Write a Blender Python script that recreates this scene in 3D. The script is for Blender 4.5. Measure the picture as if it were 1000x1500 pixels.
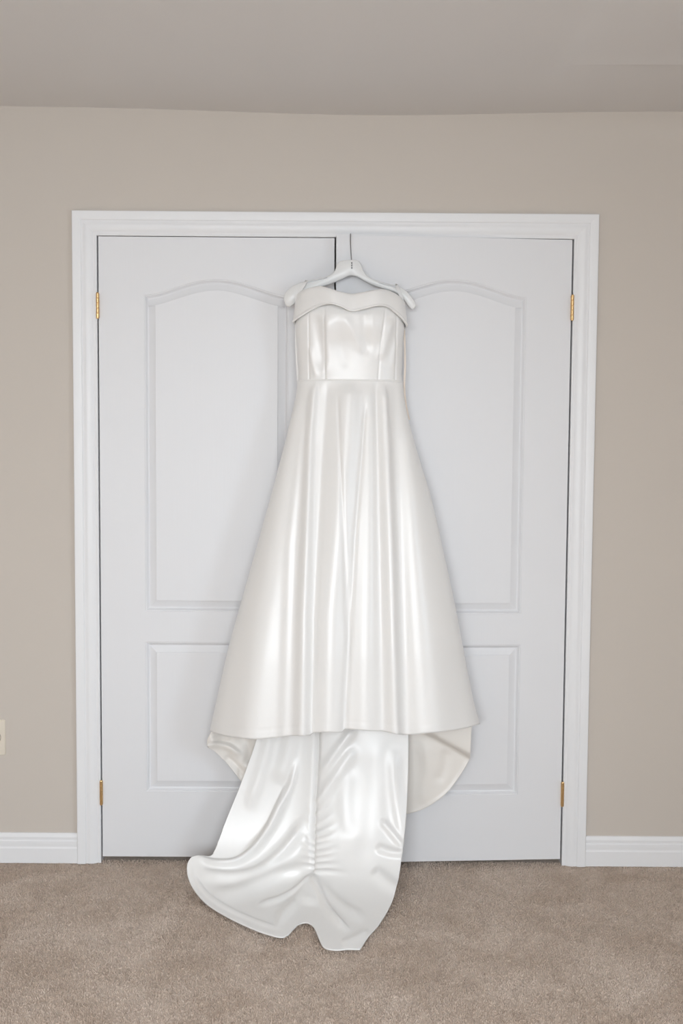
import bpy, bmesh, math, random
import numpy as np
from mathutils import Vector, Matrix

random.seed(7)
for o in list(bpy.data.objects):
    bpy.data.objects.remove(o)
scene = bpy.context.scene
C = scene.collection

# ------------------------------------------------------------------ camera
F_PX = 1458.0
CAM = Vector((0.01835, -3.27052, 1.37491))
PITCH, ROLL, YAW = 0.05867, 0.00685, 0.00215
FW = Vector((math.sin(YAW) * math.cos(PITCH), math.cos(YAW) * math.cos(PITCH), -math.sin(PITCH)))
_r = FW.cross(Vector((0, 0, 1))).normalized()
_u = _r.cross(FW)
RT = math.cos(ROLL) * _r + math.sin(ROLL) * _u
UP = -math.sin(ROLL) * _r + math.cos(ROLL) * _u
cd = bpy.data.cameras.new('camera')
cd.sensor_fit = 'VERTICAL'
cd.sensor_height = 36.0
cd.sensor_width = 24.0
cd.lens = F_PX / 1500.0 * 36.0
cd.clip_start = 0.05
cam = bpy.data.objects.new('camera', cd)
C.objects.link(cam)
m = Matrix.Identity(4)
for i in range(3):
    m[i][0], m[i][1], m[i][2], m[i][3] = RT[i], UP[i], -FW[i], CAM[i]
cam.matrix_world = m
scene.camera = cam

# ------------------------------------------------------------------ world, daylight, exposure
world = bpy.data.worlds.new('world')
scene.world = world
world.use_nodes = True
bg = world.node_tree.nodes['Background']
bg.inputs[0].default_value = (0.80, 0.90, 1.0, 1)
bg.inputs[1].default_value = 0.75


def area(name, loc, rot, sx, sy, power, col):
    l = bpy.data.lights.new(name, 'AREA')
    l.shape = 'RECTANGLE'
    l.size, l.size_y, l.energy, l.color = sx, sy, power, col
    o = bpy.data.objects.new(name, l)
    o.location, o.rotation_euler = loc, rot
    C.objects.link(o)
    return o


# daylight: bright sky outside the wide window behind the camera and the window in the right wall
WIN_X0, WIN_X1, WIN_Z0, WIN_Z1 = -1.55, 1.05, 0.55, 2.15
SIDE_Y0, SIDE_Y1, SIDE_Z0, SIDE_Z1 = -4.1, -2.5, 0.75, 2.15
ROOM_Y = -4.7
area('daylight_front', ((WIN_X0 + WIN_X1) / 2, ROOM_Y - 1.0, 2.25), (math.radians(72), 0, 0), 4.2, 2.6, 405, (0.92, 0.966, 1.0))
area('daylight_side', (2.3 + 1.0, (SIDE_Y0 + SIDE_Y1) / 2, 2.25), (math.radians(72), 0, math.radians(90)), 3.0, 2.6, 265, (0.73, 0.865, 1.0))

scene.view_settings.view_transform = 'Standard'
scene.view_settings.look = 'None'
scene.view_settings.gamma = 1.0
scene.view_settings.use_curve_mapping = False
scene.view_settings.exposure = -0.04


# ------------------------------------------------------------------ helpers
def ray(px, py):
    px, py = float(px), float(py)
    return FW + (px - 500.0) / F_PX * RT + (750.0 - py) / F_PX * UP


def at(px, py, Y):
    Y = float(Y)
    d = ray(px, py)
    return CAM + d * ((Y - CAM.y) / d.y)


def mat(name, col, rough=0.5, spec=0.5, metal=0.0, **kw):
    M = bpy.data.materials.new(name)
    M.use_nodes = True
    b = M.node_tree.nodes['Principled BSDF']
    b.inputs['Base Color'].default_value = (*col, 1)
    b.inputs['Roughness'].default_value = rough
    b.inputs['Specular IOR Level'].default_value = spec
    b.inputs['Metallic'].default_value = metal
    for k, v in kw.items():
        b.inputs[k.replace('_', ' ')].default_value = v
    return M


def node(M, kind, **inp):
    n = M.node_tree.nodes.new(kind)
    for k, v in inp.items():
        n.inputs[k.replace('_', ' ')].default_value = v
    return n


def link(M, a, b):
    M.node_tree.links.new(a, b)


def coords(M, scale=(1, 1, 1)):
    tc = node(M, 'ShaderNodeTexCoord')
    mp = node(M, 'ShaderNodeMapping')
    mp.inputs['Scale'].default_value = scale
    link(M, tc.outputs['Object'], mp.inputs['Vector'])
    return mp.outputs['Vector']


def bump(M, height, strength, dist, prev=None):
    b = node(M, 'ShaderNodeBump', Strength=strength, Distance=dist)
    link(M, height, b.inputs['Height'])
    if prev:
        link(M, prev, b.inputs['Normal'])
    link(M, b.outputs['Normal'], M.node_tree.nodes['Principled BSDF'].inputs['Normal'])
    return b.outputs['Normal']


def obj(name, me, material=None, parent=None, sharp=None):
    o = bpy.data.objects.new(name, me)
    if material:
        me.materials.append(material)
    if sharp is not None:
        me.polygons.foreach_set('use_smooth', [True] * len(me.polygons))
        me.set_sharp_from_angle(angle=math.radians(sharp))
    C.objects.link(o)
    if parent:
        o.parent = parent
    return o


def mesh(name, verts, faces, fix=True):
    me = bpy.data.meshes.new(name)
    me.from_pydata([tuple(v) for v in verts], [], faces)
    if fix:
        bm = bmesh.new()
        bm.from_mesh(me)
        bmesh.ops.remove_doubles(bm, verts=bm.verts, dist=1e-6)
        bmesh.ops.recalc_face_normals(bm, faces=bm.faces)
        bm.to_mesh(me)
        bm.free()
    me.update()
    return me


def boxes(name, lst, bevel=0.0):
    bm = bmesh.new()
    for (x0, x1, y0, y1, z0, z1) in lst:
        vs = [bm.verts.new(p) for p in ((x0, y0, z0), (x1, y0, z0), (x1, y1, z0), (x0, y1, z0),
                                        (x0, y0, z1), (x1, y0, z1), (x1, y1, z1), (x0, y1, z1))]
        for f in ((0, 3, 2, 1), (4, 5, 6, 7), (0, 1, 5, 4), (1, 2, 6, 5), (2, 3, 7, 6), (3, 0, 4, 7)):
            bm.faces.new([vs[i] for i in f])
    if bevel:
        bmesh.ops.bevel(bm, geom=list(bm.edges), offset=bevel, segments=2, affect='EDGES')
    me = bpy.data.meshes.new(name)
    bm.to_mesh(me)
    bm.free()
    return me


def tube(name, pts, rad, seg=10, cap=True):
    """tube along a polyline; rad is a number or a list of (ra, rb) per point"""
    pts = [Vector(p) for p in pts]
    verts, faces = [], []
    n = len(pts)
    ref = Vector((0, 1, 0.01))
    for i, p in enumerate(pts):
        t = (pts[min(i + 1, n - 1)] - pts[max(i - 1, 0)]).normalized()
        a = t.cross(ref)
        if a.length < 0.2:
            a = t.cross(Vector((1, 0, 0)))
        a.normalize()
        b = a.cross(t).normalized()
        ra, rb = (rad, rad) if not isinstance(rad, (list, tuple)) else rad[i]
        for k in range(seg):
            w = 2 * math.pi * k / seg
            verts.append(p + a * (ra * math.cos(w)) + b * (rb * math.sin(w)))
    for i in range(n - 1):
        for k in range(seg):
            k2 = (k + 1) % seg
            faces.append((i * seg + k, i * seg + k2, (i + 1) * seg + k2, (i + 1) * seg + k))
    if cap:
        faces.append(tuple(range(seg))[::-1])
        faces.append(tuple((n - 1) * seg + k for k in range(seg)))
    return mesh(name, verts, faces)


def smooth_line(pts, n):
    """Catmull-Rom through pts (tuples of any dimension), n samples evenly spread by chord length"""
    P = np.array(pts, float)
    d = np.r_[0, np.cumsum(np.linalg.norm(np.diff(P, axis=0), axis=1))]
    t = np.linspace(0, d[-1], n)
    T = np.zeros_like(P)
    T[1:-1] = (P[2:] - P[:-2]) / (d[2:] - d[:-2])[:, None]
    T[0] = (P[1] - P[0]) / (d[1] - d[0])
    T[-1] = (P[-1] - P[-2]) / (d[-1] - d[-2])
    k = np.clip(np.searchsorted(d, t, side='right') - 1, 0, len(d) - 2)
    h = (d[k + 1] - d[k])
    s = ((t - d[k]) / h)[:, None]
    h = h[:, None]
    return ((2 * s**3 - 3 * s**2 + 1) * P[k] + (s**3 - 2 * s**2 + s) * h * T[k]
            + (-2 * s**3 + 3 * s**2) * P[k + 1] + (s**3 - s**2) * h * T[k + 1])


def curve_fn(pts):
    """smooth y(x) through (x, y) points"""
    S = smooth_line(pts, 400)
    return lambda x: np.interp(x, S[:, 0], S[:, 1])


def grid_mesh(name, P, closed=False):
    """P: rows x cols x 3"""
    R, K = P.shape[:2]
    faces = []
    for r in range(R - 1):
        for k in range(K if closed else K - 1):
            k2 = (k + 1) % K
            faces.append((r * K + k, r * K + k2, (r + 1) * K + k2, (r + 1) * K + k))
    me = bpy.data.meshes.new(name)
    me.from_pydata([tuple(v) for v in P.reshape(-1, 3)], [], faces)
    me.polygons.foreach_set('use_smooth', [True] * len(me.polygons))
    me.update()
    return me


def solid(o, th, offset=-1.0):
    md = o.modifiers.new('thickness', 'SOLIDIFY')
    md.thickness = th
    md.offset = offset
    md.use_rim = True


def empty(name, loc=(0, 0, 0)):
    o = bpy.data.objects.new(name, None)
    o.location = loc
    o.empty_display_size = 0.1
    C.objects.link(o)
    return o


def tag(o, label=None, cat=None, group=None, kind=None):
    for k, v in (('label', label), ('category', cat), ('group', group), ('kind', kind)):
        if v:
            o[k] = v
    return o


# ------------------------------------------------------------------ materials
M_WALL = mat('greige_paint', (0.605, 0.550, 0.495), 0.75, 0.25)
n = node(M_WALL, 'ShaderNodeTexNoise', Scale=420.0, Detail=3.0)
link(M_WALL, coords(M_WALL), n.inputs['Vector'])
bump(M_WALL, n.outputs['Fac'], 0.12, 0.002)

M_CEIL = mat('ceiling_paint', (0.76, 0.735, 0.715), 0.85, 0.2)
n = node(M_CEIL, 'ShaderNodeTexNoise', Scale=260.0, Detail=4.0)
link(M_CEIL, coords(M_CEIL), n.inputs['Vector'])
bump(M_CEIL, n.outputs['Fac'], 0.15, 0.002)

M_TRIM = mat('white_trim_paint', (0.83, 0.83, 0.84), 0.38, 0.4)

M_DOOR = mat('white_door_paint', (0.785, 0.785, 0.80), 0.42, 0.4)
n = node(M_DOOR, 'ShaderNodeTexNoise', Scale=1.0, Detail=5.0, Roughness=0.65)
link(M_DOOR, coords(M_DOOR, (150, 150, 5)), n.inputs['Vector'])
bump(M_DOOR, n.outputs['Fac'], 0.10, 0.002)

M_BRASS = mat('brushed_brass', (0.78, 0.53, 0.26), 0.34, 0.5, 1.0)
M_STEEL = mat('hook_steel', (0.36, 0.36, 0.37), 0.3, 0.5, 1.0)
M_DARK = mat('closet_shade', (0.30, 0.28, 0.26), 0.9, 0.2)  # closet gloom put into the wall colour, so the door gaps read dark
M_HANGER = mat('white_plastic', (0.84, 0.84, 0.83), 0.30, 0.5)
M_GRIP = mat('frosted_grip', (0.86, 0.86, 0.87), 0.55, 0.4)
M_CREAM = mat('cream_plastic', (0.75, 0.68, 0.58), 0.35, 0.5)
M_CREAM2 = mat('cream_button', (0.80, 0.72, 0.60), 0.3, 0.5)
M_GLASS = mat('window_glass', (1, 1, 1), 0.0, 0.5)
M_GLASS.node_tree.nodes['Principled BSDF'].inputs['Transmission Weight'].default_value = 1.0
M_GLASS.node_tree.nodes['Principled BSDF'].inputs['IOR'].default_value = 1.05

M_SATIN = mat('ivory_satin', (0.872, 0.858, 0.838), 0.335, 0.72)
b = M_SATIN.node_tree.nodes['Principled BSDF']
b.inputs['Sheen Weight'].default_value = 0.12
b.inputs['Sheen Roughness'].default_value = 0.4
n = node(M_SATIN, 'ShaderNodeTexNoise', Scale=1.0, Detail=2.0)
link(M_SATIN, coords(M_SATIN, (900, 900, 120)), n.inputs['Vector'])
bump(M_SATIN, n.outputs['Fac'], 0.05, 0.001)
M_LINING = mat('ivory_lining', (0.845, 0.805, 0.755), 0.40, 0.55)
M_RIBBON = mat('white_ribbon', (0.86, 0.85, 0.84), 0.5, 0.4)
M_NUDE = mat('nude_ribbon', (0.84, 0.74, 0.65), 0.5, 0.4)

M_CARPET = mat('beige_carpet', (0.5, 0.42, 0.35), 0.95, 0.1)
b = M_CARPET.node_tree.nodes['Principled BSDF']
b.inputs['Sheen Weight'].default_value = 0.25
vec = coords(M_CARPET)
n1 = node(M_CARPET, 'ShaderNodeTexNoise', Scale=5.0, Detail=4.0, Roughness=0.6, Distortion=0.6)
n2 = node(M_CARPET, 'ShaderNodeTexNoise', Scale=170.0, Detail=3.0, Roughness=0.75)
link(M_CARPET, vec, n1.inputs['Vector'])
link(M_CARPET, vec, n2.inputs['Vector'])
r1 = node(M_CARPET, 'ShaderNodeValToRGB')
r1.color_ramp.elements[0].position, r1.color_ramp.elements[1].position = 0.36, 0.66
r1.color_ramp.elements[0].color = (0.665, 0.535, 0.438, 1)
r1.color_ramp.elements[1].color = (0.79, 0.665, 0.57, 1)
link(M_CARPET, n1.outputs['Fac'], r1.inputs['Fac'])
r2 = node(M_CARPET, 'ShaderNodeValToRGB')
r2.color_ramp.elements[0].position, r2.color_ramp.elements[1].position = 0.30, 0.68
r2.color_ramp.elements[0].color = (0.86, 0.855, 0.85, 1)
r2.color_ramp.elements[1].color = (1.08, 1.08, 1.08, 1)
link(M_CARPET, n2.outputs['Fac'], r2.inputs['Fac'])
mx = M_CARPET.node_tree.nodes.new('ShaderNodeMix')
mx.data_type, mx.blend_type = 'RGBA', 'MULTIPLY'
mx.inputs[0].default_value = 1.0
link(M_CARPET, r1.outputs['Color'], mx.inputs[6])
link(M_CARPET, r2.outputs['Color'], mx.inputs[7])
link(M_CARPET, mx.outputs[2], b.inputs['Base Color'])
bump(M_CARPET, n2.outputs['Fac'], 0.8, 0.006)

# ------------------------------------------------------------------ room shell
XL, XR = -2.3, 2.3
OPW, OPH = 0.775, 2.078          # closet opening half width and height
CEIL = 2.482


def ceil_z(x, y=0.0):            # drywall ceiling that sags a little in the middle of the wall
    return CEIL - 0.020 * math.exp(-((x - 0.10) / 0.62) ** 2)


# door wall, with the closet opening
vs, fs = [], []


def quadwall(x0, x1, z0, z1, y, top_curve=False):
    nseg = 24 if top_curve else 1
    for k in range(nseg):
        a, b_ = x0 + (x1 - x0) * k / nseg, x0 + (x1 - x0) * (k + 1) / nseg
        i = len(vs)
        za = ceil_z(a) + 0.03 if top_curve else z1
        zb = ceil_z(b_) + 0.03 if top_curve else z1
        vs.extend([(a, y, z0), (b_, y, z0), (b_, y, zb), (a, y, za)])
        fs.append((i, i + 1, i + 2, i + 3))


quadwall(XL, -OPW, 0, OPH, 0)
quadwall(OPW, XR, 0, OPH, 0)
quadwall(XL, XR, OPH, 0, 0, True)
i = len(vs)
vs += [(-OPW, 0, 0), (-OPW, .12, 0), (-OPW, .12, OPH), (-OPW, 0, OPH), (OPW, 0, 0), (OPW, .12, 0), (OPW, .12, OPH), (OPW, 0, OPH)]
fs += [(i, i + 1, i + 2, i + 3), (i + 4, i + 7, i + 6, i + 5), (i + 3, i + 2, i + 6, i + 7)]
tag(obj('wall_back', mesh('wall_back', vs, fs, False), M_WALL), kind='structure')
tag(obj('wall_left', boxes('wall_left', [(XL - .12, XL, ROOM_Y - .1, .12, 0, 2.75)]), M_WALL), kind='structure')
tag(obj('wall_right', boxes('wall_right', [(XR, XR + .12, ROOM_Y - .1, SIDE_Y0, 0, 2.75), (XR, XR + .12, SIDE_Y1, .12, 0, 2.75),
    (XR, XR + .12, SIDE_Y0, SIDE_Y1, 0, SIDE_Z0), (XR, XR + .12, SIDE_Y0, SIDE_Y1, SIDE_Z1, 2.75)]), M_WALL), kind='structure')
tag(obj('wall_front', boxes('wall_front', [
    (XL, WIN_X0, ROOM_Y - .12, ROOM_Y, 0, 2.75), (WIN_X1, XR, ROOM_Y - .12, ROOM_Y, 0, 2.75),
    (WIN_X0, WIN_X1, ROOM_Y - .12, ROOM_Y, 0, WIN_Z0), (WIN_X0, WIN_X1, ROOM_Y - .12, ROOM_Y, WIN_Z1, 2.75)]), M_WALL), kind='structure')
tag(obj('floor', boxes('floor', [(XL - .1, XR + .1, ROOM_Y - .1, .8, -.05, -.003)]), M_CARPET), kind='structure')

# carpet pile: leaning tufts, far too many to count
rg = np.random.default_rng(5)
NP_ = 460000
bx0 = np.stack([rg.uniform(-1.75, 1.75, NP_), rg.uniform(-1.70, 0.02, NP_), np.full(NP_, -.0035)], -1)
a_ = rg.uniform(0, 2 * np.pi, NP_)
lean = np.stack([rg.normal(0, .0016, NP_), rg.normal(-.0004, .0016, NP_), rg.uniform(.0040, .0062, NP_)], -1)
wv = np.stack([np.cos(a_), np.sin(a_), np.zeros(NP_)], -1) * rg.uniform(.0009, .0015, NP_)[:, None]
midp = bx0 + lean * .6
pv = np.stack([bx0 - wv * .7, bx0 + wv * .7, midp + wv, bx0 + lean + wv * .45, bx0 + lean - wv * .45, midp - wv], 1).reshape(-1, 3)
me = bpy.data.meshes.new('carpet_pile')
me.vertices.add(len(pv))
me.vertices.foreach_set('co', pv.ravel())
k_ = np.arange(NP_)[:, None] * 6
idx = np.concatenate([k_ + 0, k_ + 1, k_ + 2, k_ + 5, k_ + 5, k_ + 2, k_ + 3, k_ + 4], 1).ravel()
me.loops.add(len(idx))
me.loops.foreach_set('vertex_index', idx)
me.polygons.add(2 * NP_)
me.polygons.foreach_set('loop_start', np.arange(2 * NP_) * 4)
me.update(calc_edges=True)
pile = obj('carpet_pile', me, M_CARPET)
tag(pile, 'soft beige cut pile of the bedroom carpet below the doors', 'carpet', kind='stuff')

# ceiling with the raised tray that starts at the upper right
TRX, TRY, TRH = 0.63, -0.40, 0.007
xs = sorted(set([XL, TRX, XR] + [XL + (XR - XL) * k / 60 for k in range(61)]))
ys = [0.05, 0.0, -0.2, TRY, -1.2, -2.0, -3.2, ROOM_Y]
vs, fs, ix = [], [], {}
for y in ys:
    for x in xs:
        ix[(x, y)] = len(vs)
        vs.append((x, y, ceil_z(x) if y > TRY else (ceil_z(x) if x < TRX - 1e-6 else ceil_z(x))))
for a, b_ in zip(ys, ys[1:]):
    for x0, x1 in zip(xs, xs[1:]):
        if x0 >= TRX - 1e-6 and x0 < 2.0 and b_ < TRY - 1e-6 and a > -3.3 and b_ > ROOM_Y + .1:
            continue
        fs.append((ix[(x0, a)], ix[(x1, a)], ix[(x1, b_)], ix[(x0, b_)]))
x1t = max(x for x in xs if x <= 2.0 + .08 and x >= 2.0 - 1e-6) if any(2.0 - 1e-6 <= x <= 2.08 for x in xs) else 2.0
x1t = min(x for x in xs if x >= 2.0 - 1e-6)
y1t = -3.2
rings = ((0, 0), (.02, .0030), (.06, .0052), (.12, .0066), (.22, .0072))
i = len(vs)
for ins, up_ in rings:
    for x, y in ((TRX + ins, TRY - ins), (x1t - ins, TRY - ins), (x1t - ins, y1t + ins), (TRX + ins, y1t + ins)):
        vs.append((x, y, ceil_z(TRX if x < 1 else x1t) + up_))
for r in range(len(rings) - 1):
    for j in range(4):
        a, b_ = i + 4 * r + j, i + 4 * r + (j + 1) % 4
        fs.append((a, a + 4, b_ + 4, b_))
k = i + 4 * (len(rings) - 1)
fs.append((k, k + 3, k + 2, k + 1))
tag(obj('ceiling', mesh('ceiling', vs, fs), M_CEIL, None, 12), kind='structure')
tag(obj('wall_closet', boxes('wall_closet', [
    (-1.0, 1.0, .70, .74, 0, 2.4), (-1.04, -1.0, .12, .74, 0, 2.4), (1.0, 1.04, .12, .74, 0, 2.4), (-1.04, 1.04, .12, .74, 2.4, 2.44)]), M_DARK), kind='structure')

# the window behind the camera and the one in the right wall
def make_window(name, a0, a1, z0, z1, place):
    """place(a, depth, z) -> point; built as boxes between two corners"""
    w = tag(empty(name, place((a0 + a1) / 2, 0, z0)), kind='structure')
    inv = Matrix.Translation(w.location).inverted()

    def part(n_, aa, ab, da, db, za, zb):
        p, q = place(aa, da, za), place(ab, db, zb)
        me = boxes(n_, [(min(p[0], q[0]), max(p[0], q[0]), min(p[1], q[1]), max(p[1], q[1]), za, zb)], .002)
        me.transform(inv)
        obj(n_, me, M_TRIM, w)
    part('window_frame', a0, a0 + .05, .03, .08, z0, z1)
    part('window_frame', a1 - .05, a1, .03, .08, z0, z1)
    part('window_frame', a0 + .05, a1 - .05, .03, .08, z0, z0 + .05)
    part('window_frame', a0 + .05, a1 - .05, .03, .08, z1 - .05, z1)
    am = (a0 + a1) / 2
    part('window_mullion', am - .025, am + .025, .03, .08, z0 + .05, z1 - .05)
    part('window_sill', a0 - .05, a1 + .05, -.05, .02, z0 - .03, z0)


make_window('window_1', WIN_X0, WIN_X1, WIN_Z0, WIN_Z1, lambda a, d, z: (a, ROOM_Y - d, z))
make_window('window_2', SIDE_Y0, SIDE_Y1, SIDE_Z0, SIDE_Z1, lambda a, d, z: (XR + d, a, z))

# ------------------------------------------------------------------ casing and jambs
CW = 0.0775
CX, CH = 0.849, 2.150
prof = [(0, 0), (0, .017), (.002, .019), (.021, .019), (.0245, .0175), (.0275, .0175), (.0305, .0145), (.034, .0145), (.040, .0165),
        (.046, .0165), (.057, .0135), (.063, .0105), (.066, .0085), (.070, .0085), (.0735, .0095), (.0765, .0085), (CW, .0065), (CW, 0)]
trim = tag(empty('trim_1'), kind='structure')


def casing(name, ends, parent):
    """ends: two functions offset -> (x, z); the profile runs along the offset"""
    V, Fc = [], []
    for e in ends:
        for o_, t in prof:
            x, z = e(o_)
            V.append((x, -t, z))
    k = len(prof)
    for j in range(k - 1):
        Fc.append((j, j + 1, k + j + 1, k + j))
    Fc.append(tuple(range(k)))
    Fc.append(tuple(range(k, 2 * k))[::-1])
    return obj(name, mesh(name, V, Fc), M_TRIM, parent, 25)


casing('casing_leg', (lambda o_: (-CX + o_, 0.0), lambda o_: (-CX + o_, CH - o_)), trim)
casing('casing_leg', (lambda o_: (CX - o_, 0.0), lambda o_: (CX - o_, CH - o_)), trim)
casing('casing_head', (lambda o_: (-CX + o_, CH - o_), lambda o_: (CX - o_, CH - o_)), trim)
JI = CX - CW + .0035
obj('jamb', boxes('jamb', [(-OPW - .001, -JI + .003, .0, .12, 0, OPH)], .001), M_TRIM, trim)
obj('jamb', boxes('jamb', [(JI - .003, OPW + .001, .0, .12, 0, OPH)], .001), M_TRIM, trim)
obj('head_jamb', boxes('head_jamb', [(-JI, JI, .0, .12, CH - CW + .003, OPH + .001)], .001), M_TRIM, trim)

# baseboards
bprof = [(0, .014), (.050, .014), (.054, .012), (.058, .0115), (.062, .0125), (.074, .0115), (.078, .0085), (.083, .0085), (.087, .0095),
         (.094, .008), (.099, .005), (.100, .0035), (.100, 0), (0, 0)]


def baseboard(name, x0, x1):
    V, Fc = [], []
    for x in (x0, x1):
        V += [(x, -t, z) for z, t in bprof]
    k = len(bprof)
    Fc += [(j, (j + 1) % k, k + (j + 1) % k, k + j) for j in range(k)]
    Fc += [tuple(range(k)), tuple(range(k, 2 * k))[::-1]]
    return tag(obj(name, mesh(name, V, Fc), M_TRIM, None, 25), kind='structure')


baseboard('baseboard_left', XL, -CX)
baseboard('baseboard_right', CX, XR)

# ------------------------------------------------------------------ doors
DW, DZ0, DZ1, DT = 0.7655, 0.021, 2.0705, 0.035
DFACE = -0.004


def offset_loop(P, d):
    n_ = len(P)
    out = []
    for i_ in range(n_):
        a, b2, c = P[i_ - 1], P[i_], P[(i_ + 1) % n_]
        e1 = (b2[0] - a[0], b2[1] - a[1])
        e2 = (c[0] - b2[0], c[1] - b2[1])
        l1, l2 = math.hypot(*e1), math.hypot(*e2)
        n1_ = (-e1[1] / l1, e1[0] / l1)
        n2_ = (-e2[1] / l2, e2[0] / l2)
        k = 1 + n1_[0] * n2_[0] + n1_[1] * n2_[1]
        out.append((b2[0] + d * (n1_[0] + n2_[0]) / k, b2[1] + d * (n1_[1] + n2_[1]) / k))
    return out


PPROF = [(0, 0), (.002, .0018), (.004, .0018), (.0055, .0040), (.0100, .0100), (.0130, .0112), (.031, .0048), (.0345, .0036), (.0352, .0012), (.037, .0006)]


def panel(name, loop, parent):
    """moulded panel: sticking, cove, bevel and raised field; loop counter-clockwise in (x, z)"""
    V, Fc = [], []
    k = len(loop)
    for d, dep in PPROF:
        V += [(x, DFACE + dep, z) for x, z in offset_loop(loop, d)]
    for r in range(len(PPROF) - 1):
        for j in range(k):
            j2 = (j + 1) % k
            Fc.append((r * k + j, r * k + j2, (r + 1) * k + j2, (r + 1) * k + j))
    Fc.append(tuple((len(PPROF) - 1) * k + j for j in range(k)))
    return obj(name, mesh(name, V, Fc, False), M_DOOR, parent, 18)


def make_door(name, side):
    """side -1: hinged on the left, +1: hinged on the right; built closed around a hinge pin at the root"""
    px = side * 0.7685
    root = tag(empty(name, (px, -0.012, 0)), kind='structure')
    x0, x1 = (0.0015, DW) if side < 0 else (-DW, -0.0015)
    x0, x1 = x0 + px, x1 + px
    st = 0.147
    a, b2 = x0 + st, x1 - st
    z1, z2, z3, z4, zp = 0.243, 0.748, 0.850, 1.884, 1.937
    N = 40
    arch = [(b2 + (a - b2) * k / N, z4 + (zp - z4) * max(0.0, 0.5 - 0.5 * math.cos(2 * math.pi * k / N)) ** 0.8) for k in range(N + 1)]
    up = [(a, z3), (b2, z3)] + arch
    lo = [(a, z1), (b2, z1), (b2, z2), (a, z2)]
    V, Fc = [], []

    def q(*p):
        i_ = len(V)
        V.extend([(x, DFACE, z) for x, z in p])
        Fc.append(tuple(range(i_, i_ + len(p))))
    q((x0, DZ0), (a, DZ0), (a, DZ1), (x0, DZ1))
    q((b2, DZ0), (x1, DZ0), (x1, DZ1), (b2, DZ1))
    q((a, DZ0), (b2, DZ0), (b2, z1), (a, z1))
    q((a, z2), (b2, z2), (b2, z3), (a, z3))
    for k in range(N):
        p0, p1 = arch[k], arch[k + 1]
        q(p1, p0, (p0[0], DZ1), (p1[0], DZ1))
    i_ = len(V)
    yb = DFACE + DT
    V.extend([(x0, DFACE, DZ0), (x1, DFACE, DZ0), (x1, DFACE, DZ1), (x0, DFACE, DZ1), (x0, yb, DZ0), (x1, yb, DZ0), (x1, yb, DZ1), (x0, yb, DZ1)])
    Fc.extend([(i_, i_ + 4, i_ + 5, i_ + 1), (i_ + 1, i_ + 5, i_ + 6, i_ + 2), (i_ + 2, i_ + 6, i_ + 7, i_ + 3), (i_ + 3, i_ + 7, i_ + 4, i_), (i_ + 4, i_ + 7, i_ + 6, i_ + 5)])
    parts = [obj('slab', mesh('slab', V, Fc, False), M_DOOR, root), panel('upper_panel', up, root), panel('lower_panel', lo, root)]
    for zc in (1.8495, 0.2430):
        zc += 0.002 * side
        h = obj('hinge', boxes('hinge', [(px - .0035, px + .0035, -.012, -.002, zc - .0385, zc + .0385)]), M_BRASS, root)
        h['label'] = 'brass butt hinge'
        parts.append(h)
        for k in range(5):
            za = zc - .040 + .016 * k
            V2 = [(px, -.013, za + .0004), (px, -.013, za + .0010), (px, -.013, za + .0150), (px, -.013, za + .0156)]
            kn = obj('knuckle', tube('knuckle', V2, [(.0045, .0045), (.0053, .0053), (.0053, .0053), (.0045, .0045)], 14), M_BRASS, h, 40)
            parts.append(kn)
        V2 = [(px, -.013, zc - .042), (px, -.013, zc - .041), (px, -.013, zc + .041), (px, -.013, zc + .0425)]
        parts.append(obj('pin', tube('pin', V2, [(.003, .003), (.004, .004), (.004, .004), (.003, .003)], 12), M_BRASS, h, 40))
    inv = Matrix.Translation(root.location).inverted()
    for p in parts:
        p.data.transform(inv)
    return root


d1 = make_door('door_1', -1)
d2 = make_door('door_2', 1)
AJAR = math.radians(3.3)
d2.rotation_euler.z = AJAR       # the right leaf stands a little open

# ------------------------------------------------------------------ wall plate at the left edge
pc = at(-7.5, 1079.5, 0.0)
plate = empty('wall_plate', (pc.x, 0, pc.z))
tag(plate, 'cream wall plate with a round center button on the wall left of the doors', 'wall plate')


def round_plate(name, w, h, r, t, y0, bev, material):
    bm = bmesh.new()
    loop = []
    for cx_, cz_, a0 in ((w / 2 - r, h / 2 - r, 0), (-w / 2 + r, h / 2 - r, 90), (-w / 2 + r, -h / 2 + r, 180), (w / 2 - r, -h / 2 + r, 270)):
        for k in range(7):
            an = math.radians(a0 + 90 * k / 6)
            loop.append((cx_ + r * math.cos(an), cz_ + r * math.sin(an)))
    f0 = [bm.verts.new((x, y0, z)) for x, z in loop]
    f1 = [bm.verts.new((x, y0 - t + bev, z)) for x, z in loop]
    f2 = [bm.verts.new((x * (1 - 2 * bev / w), y0 - t, z * (1 - 2 * bev / h))) for x, z in loop]
    k = len(loop)
    for A, B in ((f0, f1), (f1, f2)):
        for j in range(k):
            bm.faces.new((A[j], A[(j + 1) % k], B[(j + 1) % k], B[j]))
    bm.faces.new(f2)
    bm.faces.new(f0[::-1])
    bmesh.ops.recalc_face_normals(bm, faces=bm.faces)
    me = bpy.data.meshes.new(name)
    bm.to_mesh(me)
    bm.free()
    return obj(name, me, material, plate, 30)


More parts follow.
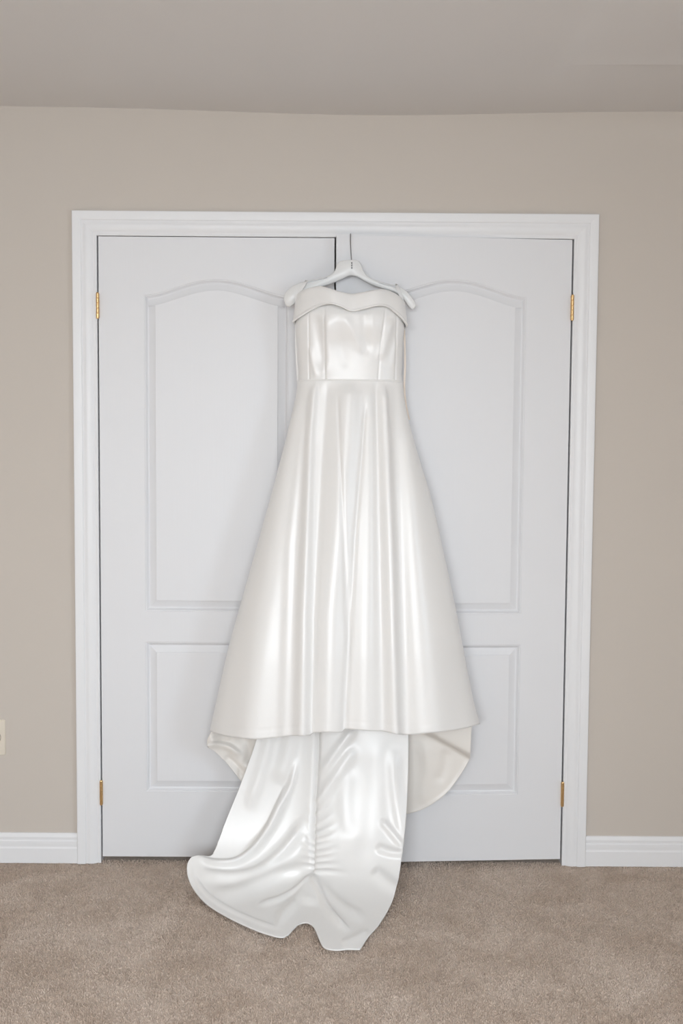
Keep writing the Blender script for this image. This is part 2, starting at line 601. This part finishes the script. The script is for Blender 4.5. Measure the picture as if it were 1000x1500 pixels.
round_plate('cover', .072, .120, .006, .006, 0.0, .002, M_CREAM)
round_plate('button', .040, .040, .0199, .003, -.0055, .001, M_CREAM2)
ring = [(.0215 * math.cos(2 * math.pi * k / 40), -.0062, .0215 * math.sin(2 * math.pi * k / 40)) for k in range(41)]
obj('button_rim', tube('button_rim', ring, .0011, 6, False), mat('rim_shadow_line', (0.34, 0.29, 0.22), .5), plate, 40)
for s in (-1, 1):
    me = tube('screw', [(0, -.0055, s * .042), (0, -.0068, s * .042), (0, -.0074, s * .042)], [(.0036, .0036), (.0036, .0036), (.0024, .0024)], 12)
    obj('screw', me, M_CREAM2, plate, 40)

# ------------------------------------------------------------------ hanger
YH = -0.088
hc = at(514, 405, YH)
hanger = tag(empty('clothes_hanger', (hc.x, hc.y, hc.z)), 'white plastic clothes hanger with a steel hook over the right door', 'hanger')
upper = [(418, 447), (415.5, 438), (419, 428), (428, 420), (440, 414.5), (455, 410.5), (470, 407.5), (482, 403.5), (489, 398.5), (492.5, 391), (496, 384.5), (503, 382),
         (514, 381), (524, 382), (528, 387), (531.5, 396), (537, 403.5), (546, 409.5), (557, 413), (570, 416.5), (582, 419.5), (591, 424), (600, 432), (607, 442), (608.5, 449)]
lower = [(604.5, 453.5), (599, 450), (592.5, 441), (586, 434), (577, 428), (566, 424.5), (555, 421), (545, 417.5), (533, 411.5), (525, 406.5), (517, 404), (510, 404.5),
         (502, 408.5), (493, 412.5), (484, 416), (470, 420.5), (455, 425.5), (446, 430), (437, 437), (431, 444.5), (424, 449.5)]
P2 = smooth_line(upper + lower + [upper[0]], 150)[:-1]


def hang(px, py, y):
    p = at(px, py, YH)
    return Vector((p.x - hc.x, y - hc.y, p.z - hc.z))


def outline_solid(name, P2, half, bev_px):
    cen = []
    n_ = len(P2)
    rings = []
    for yy, off in ((YH + half, bev_px), (YH + half * .55, 0), (YH - half * .55, 0), (YH - half, bev_px)):
        loop = offset_loop([(p[0], p[1]) for p in P2], off)     # screen y runs down: clockwise on screen = inward
        rings.append([hang(x, y, yy) for x, y in loop])
    V = [v for r in rings for v in r]
    Fc = []
    for r in range(3):
        for j in range(n_):
            j2 = (j + 1) % n_
            Fc.append((r * n_ + j, r * n_ + j2, (r + 1) * n_ + j2, (r + 1) * n_ + j))
    Fc.append(tuple(range(n_)))
    Fc.append(tuple(3 * n_ + j for j in range(n_))[::-1])
    return mesh(name, V, Fc)


obj('hanger_body', outline_solid('hanger_body', P2, .0065, 1.3), M_HANGER, hanger, 50)
for pts in ([(450, 412.6), (458, 410.5), (468, 408.6), (479, 405.5)], [(554, 412.8), (562, 415), (572, 417.8), (582, 420.2)]):
    L = [hang(x, y + 1.2, YH - .002) for x, y in smooth_line(pts, 14)]
    obj('grip', tube('grip', L, [(.0035, .0075)] * 14, 8), M_GRIP, hanger, 50)
# hook: up from the neck, back over the top edge of the door and down behind it
top = at(513, 346, YH)
ddy = DFACE - 0.012 - math.sin(AJAR) * 0.735       # front face of the open leaf near the hook
hp = [hang(515.5, 404, YH), hang(515.3, 392, YH), hang(514.6, 380, YH), hang(513.6, 365, YH + .002), hang(513.2, 353, YH + .008)]
zt_ = DZ1 + .0022 - hc.z
xh = hp[-1].x
hp += [Vector((xh, ddy - .010 - hc.y, zt_ - .007)), Vector((xh, ddy - .004 - hc.y, zt_ - .001)), Vector((xh, ddy + .006 - hc.y, zt_)), Vector((xh, ddy + .030 - hc.y, zt_)),
       Vector((xh, ddy + .0385 - hc.y, zt_ - .002)), Vector((xh, ddy + .043 - hc.y, zt_ - .012)), Vector((xh, ddy + .043 - hc.y, zt_ - .030))]
obj('hook', tube('hook', smooth_line([tuple(v) for v in hp], 60), .0018, 10), M_STEEL, hanger, 50)
for py in (386, 389.5, 393):
    c0 = hang(515, py, YH - .0075)
    obj('hook_collar', tube('hook_collar', [c0 + Vector((0, 0, -.0028)), c0 + Vector((0, 0, -.002)), c0 + Vector((0, 0, .002)), c0 + Vector((0, 0, .0028))],
                            [(.0012, .0012), (.0022, .0022), (.0022, .0022), (.0012, .0012)], 10), M_STEEL, hanger, 50)

# ------------------------------------------------------------------ wedding dress
dress = tag(empty('wedding_dress', (0.04, -0.12, 0)), 'strapless ivory satin wedding gown with a folded neckline and long train hanging on the doors', 'dress')
DL = np.array(dress.location)
YS = -0.105                       # depth of the side seams
camv, fwv, rtv, upv = (np.array(v) for v in (CAM, FW, RT, UP))


def rays(px, py):
    px, py = np.asarray(px, float)[..., None], np.asarray(py, float)[..., None]
    return fwv + (px - 500) / F_PX * rtv + (750 - py) / F_PX * upv


def at_np(px, py, Y):
    d = rays(px, py)
    return camv + d * ((Y - camv[1]) / d[..., 1])[..., None]


def to_px(P):
    d = P - camv
    z = d @ fwv
    return 500 + F_PX * (d @ rtv) / z, 750 - F_PX * (d @ upv) / z


def sil(pts):                     # silhouette pixels -> x as function of z at the side seams
    W_ = np.array([at(x, y, YS) for x, y in pts])
    S = smooth_line(W_[:, [2, 0]][::-1], 300)
    return lambda z: np.interp(z, S[:, 0], S[:, 1])


left_x = sil([(440, 415), (437.5, 437), (433, 473), (434, 500), (436, 530), (437, 553), (432, 590), (417, 655), (387, 765), (358, 865), (336, 940), (319, 1008), (304, 1069), (300, 1085)])
right_x = sil([(583, 415), (588.5, 440), (592, 478), (590, 500), (589, 530), (588.5, 553), (593, 595), (607, 652), (630, 728), (648, 806), (665, 884), (680, 962), (692, 1020), (704, 1062), (709, 1080)])
Z_WAIST = float(at(512, 556, -0.18).z)
Z_HEM = 0.524
Z_TOP = float(at(472, 419.5, -0.16).z)


def bulge(z):                     # how far the front stands off the side seams
    return np.interp(z, [Z_HEM - .05, .75, 1.1, 1.4, Z_WAIST, 1.72, 1.80, 1.88, 1.95], [.185, .160, .118, .082, .064, .072, .082, .074, .060])


def ridge(px, py, pts, w, A, skew=0.0, fade=False):
    """height of a fold: a soft ridge along a pixel polyline, tapering at its ends"""
    S = smooth_line(pts, max(8, int(len(pts) * 8)))
    best = np.full(px.shape, 1e9)
    sgn = np.zeros(px.shape)
    par = np.zeros(px.shape)
    n_ = len(S) - 1
    for k in range(n_):
        a, b_ = S[k], S[k + 1]
        e = b_ - a
        L2 = e @ e
        t = np.clip(((px - a[0]) * e[0] + (py - a[1]) * e[1]) / L2, 0, 1)
        dx, dy = px - a[0] - t * e[0], py - a[1] - t * e[1]
        d = np.hypot(dx, dy)
        msk = d < best
        best = np.where(msk, d, best)
        sgn = np.where(msk, np.sign(e[0] * dy - e[1] * dx), sgn)
        par = np.where(msk, (k + t) / n_, par)
    ww = w * (1 + skew * sgn)
    tap = np.clip(np.minimum(par, 1 - par) / 0.22, 0, 1)
    tap = tap * tap * (3 - 2 * tap)
    if fade:                       # strongest at its start, widening and dying away
        tap = (1 - par) ** 1.3 * np.clip(par / .06, 0, 1)
        ww = ww * (.55 + .9 * par)
    return A * tap * np.exp(-(best / ww) ** 2)


def normals(P, closed=False):
    if closed:
        du = np.roll(P, -1, 1) - np.roll(P, 1, 1)
    else:
        du = np.gradient(P, axis=1)
    dv = np.gradient(P, axis=0)
    N = np.cross(du, dv)
    return N / np.maximum(np.linalg.norm(N, axis=-1, keepdims=True), 1e-9)


def cloth(name, P, material, th=0.0016, closed=False, offset=-1.0):
    o = obj(name, grid_mesh(name, P - DL, closed), material, dress)
    solid(o, th, offset)
    return o


def tube_ring(z, K=260, back=-0.058):
    """rows of a closed dress cross section at heights z (rows x K); front half first"""
    u = np.linspace(0, 1, K, endpoint=False)
    ang = 2 * np.pi * u - np.pi / 2 * 0          # 0..pi front (left to right), pi..2pi back
    z = np.asarray(z)
    if z.ndim == 1:
        z = np.repeat(z[:, None], K, 1)
    xl, xr = left_x(z), right_x(z)
    c, hw = (xl + xr) / 2, (xr - xl) / 2
    ca, sa = -np.cos(ang)[None, :], np.sin(ang)[None, :]
    x = c + hw * np.sign(ca) * np.abs(ca) ** 0.92
    y = np.where(sa > 0, YS - bulge(z) * np.abs(sa) ** 0.85, YS + (back - YS) * np.abs(sa) ** 0.6)
    return np.stack([x, y, z], -1), sa


# --- skirt: folds fall from the waist; (y pixel, x pixel) runs with width and height along the way
ROWS, K = 210, 420
vz = np.linspace(0, 1, ROWS)
Z = np.repeat((Z_WAIST + (Z_HEM - Z_WAIST) * vz)[:, None], K, 1)
P, sa = tube_ring(Z, K)
px, py = to_px(P)
front = np.clip(sa, 0, 1) ** 0.8


def fold(pts, amp, skew=0.0):
    """pts: (y, x, width) in pixels down the skirt; amp: (top, bottom) metres"""
    T = np.array(pts, float)
    xx = np.interp(py, T[:, 0], T[:, 1])
    ww = np.interp(py, T[:, 0], T[:, 2])
    aa = amp[0] + (amp[1] - amp[0]) * np.clip((py - 556) / 510, 0, 1)
    start = np.clip((py - T[0, 0] + 4) / 26, 0, 1)
    start = start * start * (3 - 2 * start)
    d = (px - xx)
    ww = np.where(d > 0, ww * (1 - skew), ww * (1 + skew))
    return aa * start * np.exp(-(d / ww) ** 2)


H = 0
H += fold([(585, 431, 10), (740, 408, 20), (900, 385, 26), (1070, 368, 28)], (.008, .026))
H += fold([(620, 443, 4), (800, 425, 6), (1070, 417, 9)], (.002, .007))
H += fold([(560, 462, 5), (640, 456, 6), (760, 452, 7), (900, 447, 9), (1070, 445, 11)], (.013, .028), .35)
H += fold([(560, 512, 17), (640, 508, 19), (760, 497, 22), (900, 484, 21), (1070, 481, 20)], (.020, .024))
H += fold([(560, 541, 9), (700, 541, 13), (900, 536, 19), (1070, 534, 20)], (.006, .018))
H += fold([(562, 561, 6), (660, 566, 8), (800, 571, 9), (1070, 578, 10)], (.015, .026), .25)
H += fold([(625, 594, 9), (800, 612, 22), (900, 622, 27), (1070, 634, 29)], (.007, .025))
H -= fold([(558, 480, 7), (640, 473, 7), (900, 460, 5), (1070, 456, 4)], (.005, .010))
H -= fold([(575, 495, 2.5), (760, 502, 2.5), (940, 510, 3), (1070, 503, 4)], (.002, .008))
H -= fold([(590, 535, 3), (660, 530, 3), (780, 520, 3), (940, 511, 3), (1070, 504, 3)], (.005, .005))
H -= fold([(556, 550, 4), (700, 553, 6), (1070, 560, 9)], (.005, .007))
H -= fold([(556, 578, 8), (700, 585, 10), (1070, 597, 10)], (.006, .013))
H *= front
# stitched hem line
H -= 0.0012 * front * np.exp(-((P[..., 2] - (Z_HEM + .024)) / .0022) ** 2)
N = normals(P, True)
if N[ROWS // 2, K // 4, 1] > 0:
    N = -N
P = P + N * H[..., None]
# the hem rises and falls with the folds and steps up at the two pleats
hem_y = curve_fn([(290, 1064), (303, 1069), (318, 1075), (340, 1080), (375, 1083), (400, 1081), (425, 1078), (448, 1078), (454, 1077.5), (459, 1073.5), (480, 1072.5), (499, 1073),
                  (502, 1071.5), (505, 1068), (520, 1068.5), (540, 1070.5), (560, 1071), (568, 1072.5), (585, 1076), (605, 1076), (630, 1073.5), (655, 1071), (680, 1067), (704, 1060), (716, 1056)])
bx_, by_ = to_px(P[-1])
dep = (P[-1] - camv) @ fwv
dz = (by_ - hem_y(bx_)) * dep / F_PX
v3 = np.linspace(0, 1, ROWS)[:, None] ** 4
P[..., 2] += v3 * dz[None, :]
cloth('skirt', P, M_SATIN, .0018, True, -1)

# --- bodice
ROWS, K = 90, 420
edge_top = curve_fn([(420, 446), (434, 434), (440, 427.5), (448, 423.5), (458, 420.5), (472, 419.5), (486, 423.5), (500, 428.5), (515, 430.5), (530, 428.5), (545, 425.5), (558, 424), (570, 426.5), (580, 432), (587, 439), (592, 447), (610, 460)])
edge_low = curve_fn([(420, 482), (433, 473), (445, 464.5), (460, 455), (474, 449), (488, 447), (500, 450.5), (514, 457), (530, 454), (545, 450), (560, 450), (570, 455.5), (582, 466), (591, 478), (610, 500)])


def ring_top(edge, K, back_px):
    """height of the bodice edge around the ring: follows pixels in front, level behind"""
    z = np.full(K, 1.85)
    for it in range(6):
        R, sa_ = tube_ring(z[None, :], K)
        qx, qy = to_px(R[0])
        f = np.clip(sa_[0] * 6, 0, 1)
        yy = edge(qx)
        zt2 = at_np(qx, yy, R[0][:, 1])[:, 2]
        zb = float(at(512, back_px, YS).z)
        lim = np.where(qx < 512, at_np(np.array(434.), np.array(float(edge(434))), YS)[2], at_np(np.array(591.), np.array(float(edge(591))), YS)[2])
        z = np.where(sa_[0] > 0, zt2, lim * (1 + sa_[0]) + zb * (-sa_[0]))
    return z


ztop = ring_top(edge_top, K, 470)
zlow = ring_top(edge_low, K, 500)
vz = np.linspace(0, 1, ROWS)[:, None]
Z = Z_WAIST - .004 + (ztop[None, :] - .004 - Z_WAIST) * vz
P, sa = tube_ring(Z, K)
px, py = to_px(P)
front = np.clip(sa, 0, 1) ** 0.5
H = 0
for cx_, cy_, wx, wy, A in ((492, 474, 24, 24, .013), (543, 474, 24, 24, .012)):      # cups
    H = H + A * np.exp(-((px - cx_) / wx) ** 2 - ((py - cy_) / wy) ** 2)
H += ridge(px, py, [(478, 455), (479, 500), (478, 556)], 6, .004, -.3)
H -= ridge(px, py, [(475.5, 440), (475.5, 500), (476, 600)], 1.6, .0028)              # princess seams
H -= ridge(px, py, [(566, 440), (558, 500), (551, 600)], 1.6, .0024)
H -= ridge(px, py, [(452, 440), (452, 500), (453, 600)], 1.4, .0022)
H -= ridge(px, py, [(581, 440), (580, 500), (577, 600)], 1.4, .0022)
H -= ridge(px, py, [(462, 455), (467, 495), (474, 545)], 8, .006)                     # drag lines
H += ridge(px, py, [(453, 505), (458, 530), (464, 556)], 4, .004)
H -= ridge(px, py, [(533, 435), (534, 475), (537, 525)], 8, .005)
H += ridge(px, py, [(500, 455), (516, 485), (532, 520)], 7, .0035)
H -= ridge(px, py, [(490, 460), (498, 500), (508, 545)], 9, .003)
H += ridge(px, py, [(574, 465), (566, 495), (556, 530)], 6, .005)
H += ridge(px, py, [(583, 490), (578, 515), (574, 540)], 4, .003)
H *= front
N = normals(P, True)
if N[ROWS // 2, K // 4, 1] > 0:
    N = -N
cloth('bodice', P + N * H[..., None], M_SATIN, .002, True, -1)

# waistband seam: a slim roll where bodice and skirt meet
R, _ = tube_ring(np.array([Z_WAIST]), 160)
R = R[0]
seam = [tuple(p + np.array((0, -.0005 if i_ < 80 else 0, 0)) - DL) for i_, p in enumerate(R)]
obj('waist_seam', tube('waist_seam', seam + [seam[0]], .0022, 6, False), M_SATIN, dress, 60)

# --- folded neckline cuff: up from inside, over the rim, down outside, rolled under at the lower edge
prof_c = [(-.10, -.002), (.0, .000), (.03, .0055), (.10, .0095), (.30, .0125), (.55, .0138), (.80, .0140), (.90, .0142), (.95, .0158), (.99, .0156), (1.015, .0132), (1.0, .0105), (.95, .0085), (.88, .006)]
prof_c = smooth_line(prof_c, 44)
rows = []
for t, off in prof_c:
    tt = 1 - abs(t) if t < 0 else t
    zz = (ztop + (zlow - ztop) * (abs(t) if t < 0 else t))
    R, sa_ = tube_ring(zz[None, :], K)
    qx, qy = to_px(R[0])
    Hc = 0.015 * np.exp(-((qx - 492) / 20) ** 2) + 0.014 * np.exp(-((qx - 543) / 20) ** 2) - .004 * np.exp(-((qx - 516) / 9) ** 2)
    c_, x_ = R[0].mean(0), R[0]
    out = np.stack([x_[:, 0] - c_[0], (x_[:, 1] - YS) * 2.2, np.zeros(K)], -1)
    out /= np.maximum(np.linalg.norm(out, axis=1, keepdims=True), 1e-6)
    rows.append(x_ + out * (off * np.clip(.35 + np.clip(sa_[0], 0, 1) * 2, 0, 1) + Hc * np.clip(sa_[0], 0, 1) ** .5)[:, None])
cloth('neckline_cuff', np.array(rows), M_SATIN, .0014, True, 0)


# --- train: hangs behind the front hem, then sweeps forward over the carpet
def coons(topb, botb, lefb, rigb, R, K):
    T, B = smooth_line(topb, K), smooth_line(botb, K)
    L, Rr = smooth_line(lefb, R), smooth_line(rigb, R)
    s = np.linspace(0, 1, K)[None, :, None]
    t = np.linspace(0, 1, R)[:, None, None]
    return ((1 - t) * T[None] + t * B[None] + (1 - s) * L[:, None] + s * Rr[:, None]
            - ((1 - s) * (1 - t) * T[0] + s * (1 - t) * T[-1] + (1 - s) * t * B[0] + s * t * B[-1]))


def drop(px, py, d0, kk, ztop_, zf):
    """where the view ray meets a sheet that hangs at depth d0 and runs out over the floor"""
    d = rays(px, py)
    lo = np.full(px.shape, 0.03)
    hi = np.full(px.shape, 2.0)
    for it in range(50):
        mid = (lo + hi) / 2
        s = (-mid - camv[1]) / d[..., 1]
        zr = camv[2] + d[..., 2] * s
        zs = zf + ztop_ * np.exp(-(mid - d0) / kk)
        pos = zr > zs
        hi = np.where(pos, mid, hi)
        lo = np.where(pos, lo, mid)
    s = (-hi - camv[1]) / d[..., 1]
    return camv + d * s[..., None]


R_, K_ = 200, 200
G = coons([(392, 1020), (450, 1020), (520, 1020), (598, 1020)],
          [(280, 1261), (274, 1271), (276, 1288), (285, 1306), (302, 1325), (330, 1343), (365, 1360), (395, 1371), (416, 1374), (426, 1364), (436, 1356), (449, 1353), (459, 1359), (466, 1374), (474, 1389), (490, 1393), (510, 1392), (527, 1392)],
          [(392, 1020), (375, 1085), (352, 1150), (330, 1205), (315, 1247), (308, 1254), (293, 1256), (280, 1261)],
          [(598, 1020), (598, 1100), (597, 1150), (594, 1200), (590, 1240), (583, 1290), (574, 1322), (556, 1354), (540, 1373), (527, 1392)], R_, K_)
px, py = G[..., 0], G[..., 1]
side = 1 / (1 + np.exp(-(px - 462) / 14))
P = drop(px, py, 0.085 + .030 * side, 0.050 + .020 * side, 0.50, 0.008)
H = 0
H += ridge(px, py, [(278, 1256), (298, 1259.5), (322, 1263), (346, 1260), (370, 1243), (390, 1215), (405, 1184), (422, 1145)], 5, .022, .55)
H += ridge(px, py, [(437, 1105), (426, 1150), (413, 1180), (400, 1206), (372, 1240), (350, 1256)], 5, .010)
H += ridge(px, py, [(280, 1266), (304, 1280), (340, 1285), (376, 1277), (406, 1254), (432, 1224), (450, 1190)], 9, .021, .2)
H += ridge(px, py, [(300, 1300), (335, 1311), (375, 1297), (415, 1279), (466, 1270)], 10, .016)
H += ridge(px, py, [(464, 1278), (442, 1299), (412, 1317), (374, 1328)], 3.5, .010)
H += ridge(px, py, [(458, 1272), (466, 1300), (478, 1328), (494, 1350), (514, 1367)], 4.5, .016, .2)
H -= ridge(px, py, [(466, 980), (465, 1100), (461, 1180), (459, 1235), (460, 1275), (462, 1300)], 3.5, .016)
H += ridge(px, py, [(452, 1330), (455, 1312), (462, 1282)], 13, .014)
H += ridge(px, py, [(400, 1352), (425, 1330), (458, 1290)], 8, .009)
H += ridge(px, py, [(430, 1050), (420, 1110), (405, 1150)], 12, .008)
rnd = random.Random(3)
for y0, dx, dy, A in ((1196, -10, -24, .004), (1210, -14, -26, .005), (1222, -16, -24, .006), (1234, -20, -26, .007), (1243, -22, -20, .007), (1252, -24, -12, .008), (1261, -26, -6, .009), (1270, -40, -2, .008),
                      (1176, 28, -34, .005), (1194, 30, -32, .006), (1210, 32, -26, .006), (1222, 34, -20, .007), (1232, 34, -15, .007), (1241, 36, -11, .008), (1250, 38, -8, .008), (1259, 40, -6, .009), (1268, 44, -3, .010), (1277, 48, 2, .010)):
    jx, jy = rnd.uniform(.75, 1.2), rnd.uniform(-3, 3)
    H = H + ridge(px, py, [(460, y0), (460 + dx * .5 * jx, y0 + dy * .38), (460 + dx * jx, y0 + dy + jy)], 3.6, A * rnd.uniform(.7, 1.1), 0, True)
for pts, w, A in (([(464, 1185), (486, 1145), (524, 1090)], 9, .009), ([(466, 1140), (490, 1105), (522, 1062)], 7, .008), ([(545, 1060), (552, 1130), (545, 1215), (530, 1290)], 20, .008),
                  ([(510, 1120), (506, 1170), (512, 1230)], 12, .005),
                  ([(575, 1090), (578, 1150), (588, 1215), (594, 1240)], 9, .008), ([(555, 1198), (572, 1218), (594, 1246)], 5, .009), ([(548, 1240), (572, 1248), (596, 1250)], 6, .010),
                  ([(545, 1272), (562, 1290), (590, 1310)], 9, .011), ([(466, 1290), (482, 1312), (505, 1332), (535, 1350)], 8, .010), ([(436, 1322), (418, 1342), (404, 1362)], 5, .005),
                  ([(498, 1387), (520, 1377), (542, 1364)], 6, .006), ([(400, 1050), (388, 1110), (362, 1190)], 9, .006)):
    H = H + ridge(px, py, pts, w, A)
hem = smooth_line([(274, 1271), (276, 1288), (285, 1306), (302, 1325), (330, 1343), (365, 1360), (395, 1371), (416, 1374)], 40)
H = H + ridge(px, py, [(x + 9 - 4 * i_ / 40, y - 5 - 8 * i_ / 40) for i_, (x, y) in enumerate(hem)][::3], 2.8, .005)
N = normals(P)
if N[10, 100, 1] > 0:
    N = -N
P = P + N * H[..., None]
P[..., 2] = np.maximum(P[..., 2], 0.0065)
edge_t = np.linspace(0, 1, R_)[:, None]
# the free left corner of the hem stands up in a small roll
P[..., 2] += 0.012 * np.exp(-((px - 283) / 16) ** 2 - ((py - 1264) / 12) ** 2)
P[:, :, :] = P
cloth('train', P, M_SATIN, .003, False, 1 if False else -1)


# --- the sides of the back skirt that show below the front hem
def drape(name, tb, bb, lb, rb, depth, ridges, material, R=90, K=90):
    G = coons(tb, bb, lb, rb, R, K)
    px, py = G[..., 0], G[..., 1]
    P = at_np(px, py, depth(px, py))
    H = 0
    for pts, w, A, sk in ridges:
        H = H + ridge(px, py, pts, w, A, sk)
    P[..., 1] -= H
    return cloth(name, P, material, .0016)


drape('side_drape', [(318, 1045), (355, 1045), (402, 1045)], [(305, 1093), (318, 1104), (337, 1124), (358, 1150), (395, 1190)],
      [(318, 1045), (311, 1068), (304, 1083), (305, 1093)], [(402, 1045), (400, 1110), (395, 1190)],
      lambda x, y: -0.075 - .030 * np.exp(-((x - 306) / 16) ** 2),
      [([(290, 1092), (315, 1088), (335, 1092), (356, 1108)], 5, .014, .4), ([(305, 1084), (322, 1080), (340, 1079)], 4, .007, 0),
       ([(326, 1108), (340, 1116), (358, 1136)], 5, -.010, 0), ([(345, 1075), (362, 1090), (366, 1125)], 8, -.012, 0), ([(300, 1096), (330, 1121), (362, 1156)], 3, .005, 0)], M_LINING)
drape('side_drape', [(575, 1045), (640, 1045), (697, 1045)], [(560, 1196), (597, 1192), (618, 1185), (640, 1172), (658, 1156), (674, 1134), (688.5, 1110)],
      [(575, 1045), (570, 1120), (560, 1196)], [(697, 1045), (691, 1065), (689.5, 1085), (688.5, 1110)],
      lambda x, y: -0.070 - .034 / (1 + np.exp((y - (1074 + (x - 628) * .56)) / 1.6)) - .012 * np.exp(-((x - 640) / 22) ** 2),
      [([(590, 1205), (618, 1186), (640, 1173), (658, 1157), (674, 1135), (694, 1100)], 3.5, .005, 0), ([(620, 1080), (625, 1130), (612, 1180)], 10, .006, 0),
       ([(655, 1095), (650, 1125), (640, 1150)], 8, -.006, 0)], M_LINING)

# --- hanging straps looped over the hanger and running down inside the side seams
def strap(name, pts, w, t, material):
    L = smooth_line(pts, 60)
    n_ = len(L)
    V, Fc = [], []
    for i_ in range(n_):
        p = Vector(L[i_])
        tg = (Vector(L[min(i_ + 1, n_ - 1)]) - Vector(L[max(i_ - 1, 0)])).normalized()
        sd = tg.cross(Vector((0.25, 1, 0.1)))
        sd.normalize()
        nn = sd.cross(tg)
        for a, b_ in ((-w, -t), (w, -t), (w, t), (-w, t)):
            V.append(p + sd * a + nn * b_ - Vector(DL))
    for i_ in range(n_ - 1):
        for k in range(4):
            k2 = (k + 1) % 4
            Fc.append((4 * i_ + k, 4 * i_ + k2, 4 * i_ + 4 + k2, 4 * i_ + 4 + k))
    Fc += [(0, 1, 2, 3), (4 * n_ - 1, 4 * n_ - 2, 4 * n_ - 3, 4 * n_ - 4)]
    return obj(name, mesh(name, V, Fc), material, dress, 40)


def pt(px_, py_, Y):
    return tuple(at(px_, py_, Y))


s1 = strap('hanging_strap', [pt(437, 560, -.10), pt(434.5, 510, -.102), pt(434.5, 465, -.103), pt(434, 440, -.110), pt(438, 429, -.113), pt(445, 417.5, -.108), pt(448.5, 412, -.089),
                             pt(446, 415, -.076), pt(438, 428, -.074), pt(436, 450, -.078), pt(436.5, 500, -.080)], .0048, .0008, M_RIBBON)
s1['label'] = 'white satin hanging strap'
s2 = strap('hanging_strap', [pt(588, 480, -.10), pt(590.5, 460, -.103), pt(590.5, 446, -.110), pt(588, 436, -.113), pt(583, 424, -.108), pt(580.5, 417.5, -.089),
                             pt(583, 422, -.076), pt(590, 436, -.074), pt(592, 460, -.078), pt(591.5, 490, -.080)], .0048, .0008, M_RIBBON)
s2['label'] = 'white satin hanging strap'
s3 = strap('inner_ribbon', [pt(591, 468, -.085), pt(592.5, 500, -.088), pt(593, 540, -.090), pt(592, 565, -.090), pt(594, 590, -.088), pt(599, 615, -.084)], .0030, .0006, M_NUDE)
s3['label'] = 'nude coloured inner ribbon'
